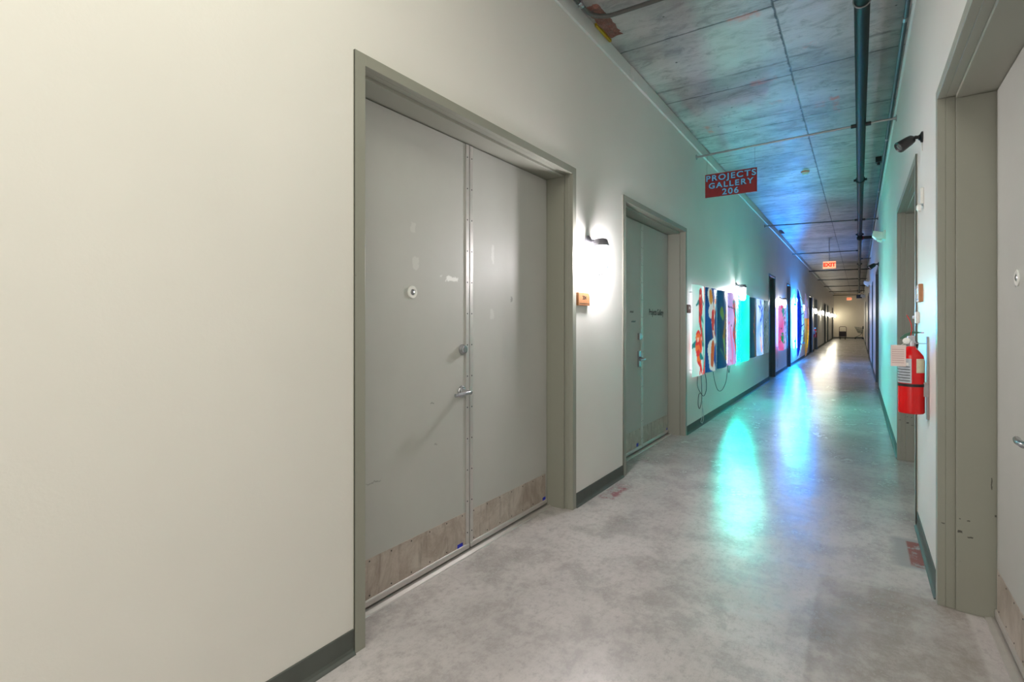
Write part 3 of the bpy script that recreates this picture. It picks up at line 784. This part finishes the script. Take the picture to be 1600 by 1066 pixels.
tag(r, 'thick dark pipe running the length of the corridor under the ceiling', 'pipe')
def rod(yl, yr, x0, x1, z, label, rr=0.0125, mat=None):
    r = empty('brace_rod', ((x0+x1)/2, (yl+yr)/2, z)); mat = mat or M['galv']
    def Y(x): return yl + (yr - yl)*(x - XL)/(XR - XL)
    segs = []
    if x0 < PX < x1: segs = [(x0, PX - PR), (PX + PR, x1)]
    else: segs = [(x0, x1)]
    for a, b in segs:
        m = MB(); m.cyl((a, Y(a), z), (b, Y(b), z), rr, 12); m.build('rod', mat, r)
    for x in (x0, x1):
        if x in (XL, XR):
            sg = 1 if x == XL else -1
            m = MB(); m.lathe((x, Y(x), z), (sg, 0, 0), [(0, 0.034), (0.006, 0.034), (0.010, 0.018), (0.022, 0.017)], 20); m.build('wall_flange', mat, r)
    for sx in (-1, 1):
        xx = PX + sx*PR
        if x0 < xx < x1 or x1 == PX - PR and sx < 0 or x0 == PX + PR and sx > 0:
            m = MB(); m.cyl((PX + sx*(PR - .008), Y(xx), z), (PX + sx*(PR + .045), Y(xx), z), 0.022, 12); m.build('clamp', M['black'], r)
    tag(r, label, 'rod', 'brace rods across the corridor ceiling')
ZR = 3.512
rod(6.83, 6.69, XL, XR, ZR, 'bright steel rod across the ceiling that carries the red sign')
rod(12.60, 12.98, XL, XR, ZR, 'steel rod across the ceiling just beyond the smoke detector', 0.0125, M['conduit'])
rod(18.35, 18.5, XL, PX - PR, ZR, 'steel rod from the left wall to the thick pipe near the exit sign', 0.016, M['conduit'])
rod(20.9, 20.9, PX + PR, XR, ZR, 'short steel rod from the thick pipe to the right wall', 0.0125, M['conduit'])
for y, l in ((24.9, 'dark rod across the ceiling, first one beyond the nearer exit sign'), (30.4, 'dark rod across the ceiling, second one beyond the nearer exit sign'), (36.2, 'dark rod across the ceiling, third one beyond the nearer exit sign'), (42.5, 'dark rod across the ceiling, fourth one beyond the nearer exit sign'), (48.6, 'dark rod across the ceiling closest to the cream end wall')):
    rod(y, y + 0.2, XL, XR, ZR, l, 0.02, M['pipe'])
# red-ended valve stub to the right wall
r = empty('valve_branch', (0.18, 15.3, 3.44))
m = MB(); m.cyl((0.09, 15.3, 3.45), (XR - 0.0, 15.3, 3.45), 0.04, 14); m.build('stub_pipe', M['black'], r)
m = MB(); m.lathe((0.055, 15.3, 3.45), (1, 0, 0), [(0, 0.03), (0.01, 0.05), (0.03, 0.05), (0.04, 0.03)], 16); m.build('red_collar', M['red'], r)
m = MB(); m.lathe((0.02, 15.22, 3.45), (0, 1, 0), [(0, 0.055), (0.02, 0.066), (0.14, 0.066), (0.16, 0.055)], 16); m.build('tee_fitting', M['pipe'], r)
tag(r, 'black valve branch with a red collar between thick pipe and right wall', 'valve')
# thin pipe along the right wall top
r = empty('edge_pipe', (0.293, 20, 3.69))
m = MB(); m.cyl((0.292, Y0 + 0.02, 3.69), (0.292, 45.0, 3.69), 0.017, 12); m.build('pipe', M['edge'], r)
for i in range(12):
    y = 4.9 + i*3.1; m = MB(); m.cyl((0.292, y - 0.03, 3.69), (0.292, y + 0.03, 3.69), 0.022, 12); m.build('pipe_coupling', M['galv'], r)
tag(r, 'thin grey pipe along the top of the right wall', 'pipe')
# conduit with elbow near the top of the picture
r = empty('electrical_conduit', (-1.6, 3.6, 3.69))
pts = [(-1.683, Y0 + 0.02, 3.700), (-1.683, 0, 3.700), (-1.683, 3.38, 3.700)]
m = MB(); m.tube(pts, 0.016, 10); m.build('straight_run', M['conduit'], r)
pts = [(-1.683, 3.37, 3.700)] + [(-1.683 + 0.16*(1 - math.cos(a)), 3.47 + 0.16*math.sin(a), 3.700) for a in [i*math.pi/16 for i in range(9)]] + [(-1.3, 3.64, 3.700), (XR - 0.06, 3.70, 3.700)]
m = MB(); m.tube(pts, 0.016, 10); m.build('bend', M['conduit'], r)
m = MB(); m.cyl((-1.683, 3.34, 3.700), (-1.683, 3.40, 3.700), 0.021, 12); m.box(-1.70, -1.665, 3.36, 3.375, 3.675, 3.735); m.build('coupling', M['chrome'], r)
tag(r, 'grey conduit bending from the left wall across the ceiling', 'conduit')
def wool(name, x0, x1, y0, y1, z0, label, seed):
    random.seed(seed)
    r = empty(name, ((x0+x1)/2, (y0+y1)/2, z0)); b = MB(); n, k = 14, 6; rows = []
    for j in range(n + 1):
        row = []
        for i in range(k + 1):
            edge = (i in (0, k)) or (j in (0, n))
            row.append(b.b.verts.new((x0 + (x1-x0)*i/k + random.uniform(-.008, .008), y0 + (y1-y0)*j/n + random.uniform(-.01, .01), (ZC + 0.01) if edge else z0 + random.uniform(0, .02))))
        rows.append(row)
    for j in range(n):
        for i in range(k): b.b.faces.new((rows[j][i], rows[j][i+1], rows[j+1][i+1], rows[j+1][i]))
    b.build('wool_tuft', M['wool'], r)
    m = MB(); m.box(x0 - 0.008, x0 + 0.012, y0 + (y1-y0)*.45, y1, ZC - 0.022, ZC); m.build('yellow_edge', M['yellow'], r)
    tag(r, label, 'insulation', 'mineral wool stuffed at the ceiling edge')
wool('insulation_tuft', -1.728, -1.60, 3.50, 4.02, 3.724, 'brown wool insulation tuft by the conduit bend at the ceiling edge', 1)
wool('insulation_tuft', -1.728, -1.64, 14.8, 15.4, 3.72, 'small brown insulation tuft at the ceiling edge beyond the sign', 2)

# ------------------------------------------------------------------ smoke detector, junction box
r = empty('smoke_detector', (-0.70, 9.27, ZC))
m = MB(); m.lathe((-0.70, 9.27, ZC), (0, 0, -1), [(0, 0.062), (0.012, 0.062), (0.016, 0.05)], 24); m.build('base', simple('orange_cap', (214, 130, 96), 0.5), r)
m = MB(); m.lathe((-0.70, 9.27, ZC - 0.014), (0, 0, -1), [(0, 0.048), (0.022, 0.044), (0.040, 0.028), (0.044, 0.01)], 24); m.build('sensor', M['white'], r)
tag(r, 'small round smoke detector with an orange base on the concrete ceiling', 'smoke detector')
m = MB(); m.box(0.20, 0.27, 9.02, 9.12, ZC - 0.075, ZC); m.cyl((0.235, 9.07, ZC - 0.075), (0.235, 9.07, ZC - 0.11), 0.02, 10)
tag(m.build('junction_box', M['black'], bevel=0.004), 'small dark junction box on the ceiling beside the right wall', 'junction box')
# ------------------------------------------------------------------ exit signs
def exit_sign(x, y, z, label):
    r = empty('exit_sign', (x, y, z)); hw, hh = 0.155, 0.10
    m = MB(); m.box(x - hw, x + hw, y - 0.02, y + 0.02, z - hh, z + hh); m.build('case', M['exit_case'], r, 0.006)
    m = MB()
    m.box(x - hw - .004, x + hw + .004, y - .022, y + .022, z + hh, z + hh + .012); m.build('top_rail', M['galv'], r)
    text_mesh('exit_letters', 'EXIT', 0.145, M['exit_red'], r, (x, y - 0.0212, z), Matrix.Rotation(math.radians(90), 4, 'X'), 0.98, 0.007, 0.0008)
    m = MB(); m.cyl((x, y, z + hh + 0.01), (x, y, ZC), 0.008, 10); m.build('stem', M['galv'], r)
    m = MB(); m.lathe((x, y, ZC), (0, 0, -1), [(0, 0.06), (0.012, 0.06), (0.028, 0.02)], 20); m.build('canopy', M['galv'], r)
    tag(r, label, 'exit sign', 'hanging exit signs')
exit_sign(-0.69, 17.0, 2.985, 'orange red glowing EXIT sign on a stem, the nearer one')
exit_sign(-0.60, 46.0, 3.10, 'small orange glowing EXIT sign far down by the end wall')

# ------------------------------------------------------------------ right wall fixtures
def spot_camera(y, z, label, s=1.0):
    r = empty('security_camera', (XR, y, z)); x = XR
    m = MB(); m.lathe((x, y, z), (-1, 0, 0), [(0, 0.034*s), (0.008*s, 0.034*s), (0.016*s, 0.018*s), (0.022*s, 0.015*s)], 20); m.build('mount', M['black'], r)
    m = MB(); m.tube([(x - .01*s, y, z), (x - .035*s, y, z + .004), (x - .055*s, y + .01, z)], 0.011*s, 10); m.build('arm', M['black'], r)
    m = MB(); a = Vector((x - .045*s, y + .01, z + .005)); d = Vector((-.75, -.30, -.55)).normalized()
    m.lathe(a, d, [(0, .016*s), (.01*s, .026*s), (.03*s, .030*s), (.095*s, .036*s), (.10*s, .034*s), (.096*s, .026*s)], 24); m.build('body', M['black'], r)
    m = MB(); m.lathe(a + d*.094*s, d, [(0, .024*s), (.003*s, .018*s)], 20); m.build('lens', M['chrome'], r)
    m = MB(); m.cyl((x - .006, y, z - .02), (x - .004, y, z - .085*s), 0.003, 6); m.build('lead', M['white'], r)
    tag(r, label, 'camera', 'black cameras on the right wall')
spot_camera(4.05, 2.525, 'black swivel camera on the right wall above the open grey door frame')
spot_camera(12.45, 2.52, 'tiny black camera on the right wall above the far dark door', 1.3)
def emergency(y, z, label, s=1.0):
    r = empty('emergency_light', (XR, y, z)); x = XR
    m = MB(); m.prism([(x, z - .07*s), (x, z + .075*s), (x - .03*s, z + .07*s), (x - .03*s, z - .06*s)], 1, y - .12*s, y + .12*s); m.build('back_plate', M['white'], r, 0.004)
    m = MB(); m.prism([(x - .03*s, z - .05*s), (x - .03*s, z + .045*s), (x - .15*s, z + .075*s), (x - .165*s, z + .0*s), (x - .12*s, z - .045*s)], 1, y - .10*s, y + .10*s); m.build('lamp_housing', M['white'], r, 0.008)
    for dy in (-.06, .06):
        m = MB(); m.lathe((x - .07*s, y + dy*s, z - .05*s), (-.3, 0, -1), [(0, .028*s), (.02*s, .034*s), (.03*s, .03*s)], 16); m.build('lamp_head', M['white'], r)
    tag(r, label, 'emergency light', 'emergency lights on the right wall')
emergency(9.4, 2.66, 'pale emergency light unit high on the right wall, tinted green by the panels')
emergency(21.5, 2.70, 'small white emergency light far along the right wall', 1.2)
emergency(38.0, 2.95, 'tiny white emergency light near the end of the right wall', 1.5)
# motion sensor
r = empty('door_chime', (XR, 4.03, 2.07))
m = MB(); m.box(XR, XR - .018, 3.985, 4.075, 2.10, 2.20); m.build('box', M['white'], r, 0.004)
m = MB(); m.lathe((XR - .012, 4.03, 2.085), (-1, 0, 0), [(0, .026), (.012, .024), (.022, .012)], 18); m.build('sensor_dome', M['white'], r)
tag(r, 'small cream sensor box on the right wall above the brown plaque', 'sensor')
r = empty('keypad_box', (XR, 4.33, 1.40))
m = MB(); m.box(XR, XR - .020, 4.26, 4.34, 1.37, 1.445); m.build('case', M['white'], r, 0.004)
m = MB(); m.lathe((XR - .02, 4.32, 1.41), (-1, 0, 0), [(0, .012), (.012, .010)], 12); m.build('button', M['white'], r)
tag(r, 'small white bell push box beside the right door frame', 'bell push')

# ------------------------------------------------------------------ fire extinguishers
def extinguisher(side, y, zb, label, grp):
    sg = -1 if side == 'R' else 1; x = xq(side, 0); cx = x + sg*0.078; R = 0.062; zt = zb + 0.335
    r = empty('fire_extinguisher', (x, y, zb))
    m = MB(); m.lathe((cx, y, zb), (0, 0, 1), [(0, R*.93), (.006, R), (.30, R), (.33, R*.9), (.355, R*.62), (.370, .026), (.385, .02)], 36); m.build('cylinder', M['red'], r)
    m = MB(); m.lathe((cx, y, zb + .155), (0, 0, 1), [(0, R + .002), (.016, R + .002)], 36); m.build('strap', M['black'], r)
    m = MB(); m.box(x, x + sg*.010, y - .02, y + .02, zb - .03, zb + .44); m.box(x, x + sg*.03, y - .03, y + .03, zb + .10, zb + .18)
    m.build('wall_bracket', M['galv'], r, 0.001)
    # labels follow the cylinder
    def lab(name, a0, a1, z0, z1, mat, rr=R + .0012):
        m = MB(); n = 10; A = []; B = []
        for i in range(n + 1):
            a = math.radians(a0 + (a1 - a0)*i/n); A.append(m.b.verts.new((cx + rr*math.cos(a), y + rr*math.sin(a), z0))); B.append(m.b.verts.new((cx + rr*math.cos(a), y + rr*math.sin(a), z1)))
        for i in range(n): m.b.faces.new((A[i], A[i+1], B[i+1], B[i]))
        m.sm = True; return m.build(name, mat, r)
    L = lab('instruction_label', -178, -92, zb + .175, zb + .315, M['label_silver'])
    for k in range(6): 
        o = lab('label_line', -172 if k else -160, -98, zb + .186 + k*.016, zb + .190 + k*.016, M['ink'], R + .0018); 
    lab('label_band', -165, -105, zb + .275, zb + .292, M['white'], R + .002)
    lab('side_label', -72, -25, zb + .235, zb + .315, M['label_cream'])
    # head, levers, gauge
    m = MB(); m.lathe((cx, y, zb + .375), (0, 0, 1), [(0, .02), (.03, .022), (.055, .018), (.075, .014)], 18); m.box(cx - .018, cx + .018, y - .02, y + .02, zb + .40, zb + .445); m.build('valve_head', M['chrome'], r, 0.003)
    m = MB()
    m.prism([(cx - .055, zb + .428), (cx - .03, zb + .455), (cx + .005, zb + .470), (cx + .045, zb + .466), (cx + .045, zb + .461), (cx + .005, zb + .456), (cx - .04, zb + .424)], 1, y - .012, y + .012)
    m.build('squeeze_lever', M['green_handle'], r, 0.001)
    m = MB(); m.box(cx + .045, cx + .058, y - .010, y + .010, zb + .460, zb + .465); m.build('lever_tip', M['red'], r)
    m = MB(); m.box(cx - .015, cx + .075, y - .011, y + .011, zb + .398, zb + .403); m.build('carry_handle', M['chrome'], r, 0.001)
    m = MB(); m.tube([(cx - .004, y - .012, zb + .44), (cx + .002, y - .02, zb + .485), (cx - .002, y - .02, zb + .515), (cx - .010, y - .02, zb + .54), (cx - .022, y - .02, zb + .565)], 0.0022, 6); m.build('pin_seal', M['red'], r)
    m = MB(); m.lathe((cx - .02, y - .018, zb + .415), (-.4, -1, 0), [(0, .018), (.012, .018), (.014, .014)], 18); m.build('gauge', M['white'], r)
    m = MB(); m.tube([(cx + .015, y + .01, zb + .415), (cx + .03, y + .05, zb + .40), (cx + .02, y + .085, zb + .33), (cx, y + .085, zb + .18)], 0.009, 10); m.build('hose', M['black'], r)
    # inspection tag
    m = MB(); m.box(cx - .098, cx - .028, y - .068, y - .0672, zb + .270, zb + .392); tg = m.build('inspection_tag', M['paper'], r)
    m = MB()
    for k in range(7): m.box(cx - .092, cx - .036, y - .0685, y - .068, zb + .290 + k*.0125, zb + .2925 + k*.0125)
    m.build('tag_print', simple('faded_print', (190, 150, 150), 0.7), tg)
    m = MB(); m.tube([(cx - .055, y - .067, zb + .388), (cx - .03, y - .04, zb + .405), (cx - .012, y - .02, zb + .42)], 0.0012, 5); m.build('tag_tie', M['white'], r)
    tag(r, label, 'fire extinguisher', grp)
extinguisher('R', 3.74, 0.855, 'red fire extinguisher with a paper tag hung on the right wall', 'wall hung fire extinguishers')
extinguisher('L', 27.35, 0.66, 'small dark red fire extinguisher between two dark doors on left wall', 'wall hung fire extinguishers')

# ------------------------------------------------------------------ far end: platform cart, crate, shopping cart, hanging box
r = empty('platform_cart', (-1.05, 47.7, 0)); x0, x1 = -1.31, -0.79
m = MB(); m.box(x0, x1, 47.45, 48.15, .20, .26); m.build('deck', M['deck'], r, 0.01)
m = MB(); pts = [(x0 + .03, 48.1, .25), (x0 + .03, 48.14, .90)] + [(x0 + .03 + .1*(1 - math.cos(a)), 48.14, .90 + .1*math.sin(a)) for a in [i*math.pi/12 for i in range(1, 7)]]
pts += [(x1 - .03 - .1*(1 - math.cos(a)), 48.14, .90 + .1*math.sin(a)) for a in [i*math.pi/12 for i in range(6, 0, -1)]] + [(x1 - .03, 48.14, .90), (x1 - .03, 48.1, .25)]
m.tube(pts, 0.02, 10); m.build('push_handle', simple('brown_handle', (92, 72, 58), 0.4), r)
for sx in (x0 + .09, x1 - .09):
    for yy in (47.55, 48.03):
        m = MB(); m.cyl((sx - .02, yy, .065), (sx + .02, yy, .065), .065, 18); wl = m.build('wheel', M['black'], r)
        m = MB(); m.box(sx - .032, sx + .032, yy - .02, yy + .02, .12, .20); m.box(sx - .030, sx - .024, yy - .02, yy + .02, .05, .14); m.box(sx + .024, sx + .030, yy - .02, yy + .02, .05, .14); m.build('caster_fork', M['black'], wl)
tag(r, 'platform cart with a brown hoop handle near the end wall', 'cart')
m = MB(); xa, xb, ya, yb = -1.29, -0.81, 47.5, 48.04
m.box(xa, xb, ya, yb, .26, .28); m.box(xa, xb, ya, ya + .02, .28, .62); m.box(xa, xb, yb - .02, yb, .28, .62); m.box(xa, xa + .02, ya, yb, .28, .62); m.box(xb - .02, xb, ya, yb, .28, .62)
for k in range(2): m.box(xa - .01, xb + .01, ya - .01, ya, .40 + k*.2, .43 + k*.2)
tag(m.build('storage_crate', M['crate'], bevel=0.006), 'dark crate standing on the platform cart', 'crate')
r = empty('shopping_cart', (0.02, 49.6, 0))
def lerp(a, b, t): return Vector(a)*(1 - t) + Vector(b)*t
ya, yb = 49.35, 49.85
def corner(px, py, pz): return (px, py, pz)
m = MB()
TL, TR, BL, BR = (-.29, .98), (.27, .90), (-.06, .50), (.24, .46)
for yy in (ya, yb):
    for k in range(14):
        t = k/13; a = lerp((TL[0], yy, TL[1]), (TR[0], yy, TR[1]), t); b = lerp((BL[0], yy + (0.04 if yy == ya else -.04), BL[1]), (BR[0], yy + (0.04 if yy == ya else -.04), BR[1]), t)
        m.tube([a, b], .005, 5)
    for k in range(7):
        t = k/6; e = 0.04*t*(1 if yy == ya else -1)
        a = lerp((TL[0], yy, TL[1]), (BL[0], yy, BL[1]), t); b = lerp((TR[0], yy, TR[1]), (BR[0], yy, BR[1]), t); a.y += e; b.y += e
        m.tube([a, b], .006, 5)
for k in range(9):
    t = k/8; yy = ya + (yb - ya)*t; y2 = ya + .04 + (yb - ya - .08)*t
    m.tube([(TL[0], yy, TL[1]), (BL[0], y2, BL[1]), (BR[0], y2, BR[1]), (TR[0], yy, TR[1])], .005, 5)
m.build('wire_basket', M['cart_green'], r)
m = MB()
for yy in (ya + .03, yb - .03): m.tube([(.26, yy, .92), (.22, yy, .5), (.10, yy, .34), (-.18, yy, .16), (-.26, yy, .14)], .013, 8); m.tube([(.22, yy, .48), (.26, yy, .14)], .013, 8); m.tube([(.26, yy, .15), (-.2, yy, .15)], .013, 8)
m.build('undercarriage', M['cart_green'], r)
m = MB(); m.tube([(.285, ya + .01, 1.02), (.285, yb - .01, 1.02)], .022, 10); m.box(.24, .31, ya, ya + .03, .80, 1.03); m.box(.24, .31, yb - .03, yb, .80, 1.03); m.build('handle', M['black'], r, 0.004)
for sx in (-.24, .25):
    for yy in (ya + .04, yb - .04):
        m = MB(); m.cyl((sx, yy - .014, .06), (sx, yy + .014, .06), .06, 16); m.box(sx - .012, sx + .012, yy - .02, yy + .02, .09, .15); m.build('wheel', M['black'], r)
tag(r, 'green wire shopping cart in the far right corner by the end wall', 'shopping cart')
r = empty('ceiling_unit', (0.04, 45.2, 3.1))
m = MB(); m.box(-.15, .21, 45.0, 45.3, 3.10, 3.36); m.build('case', M['black'], r, 0.01)
m = MB(); m.cyl((-.08, 45.15, 3.36), (-.08, 45.15, ZC), .012, 8); m.build('drop_rod', M['pipe'], r)
m = MB(); m.cyl((.14, 45.15, 3.36), (.14, 45.15, ZC), .012, 8); m.build('drop_rod', M['pipe'], r)
tag(r, 'black box hung from the ceiling at the far end of the corridor', 'ceiling unit')
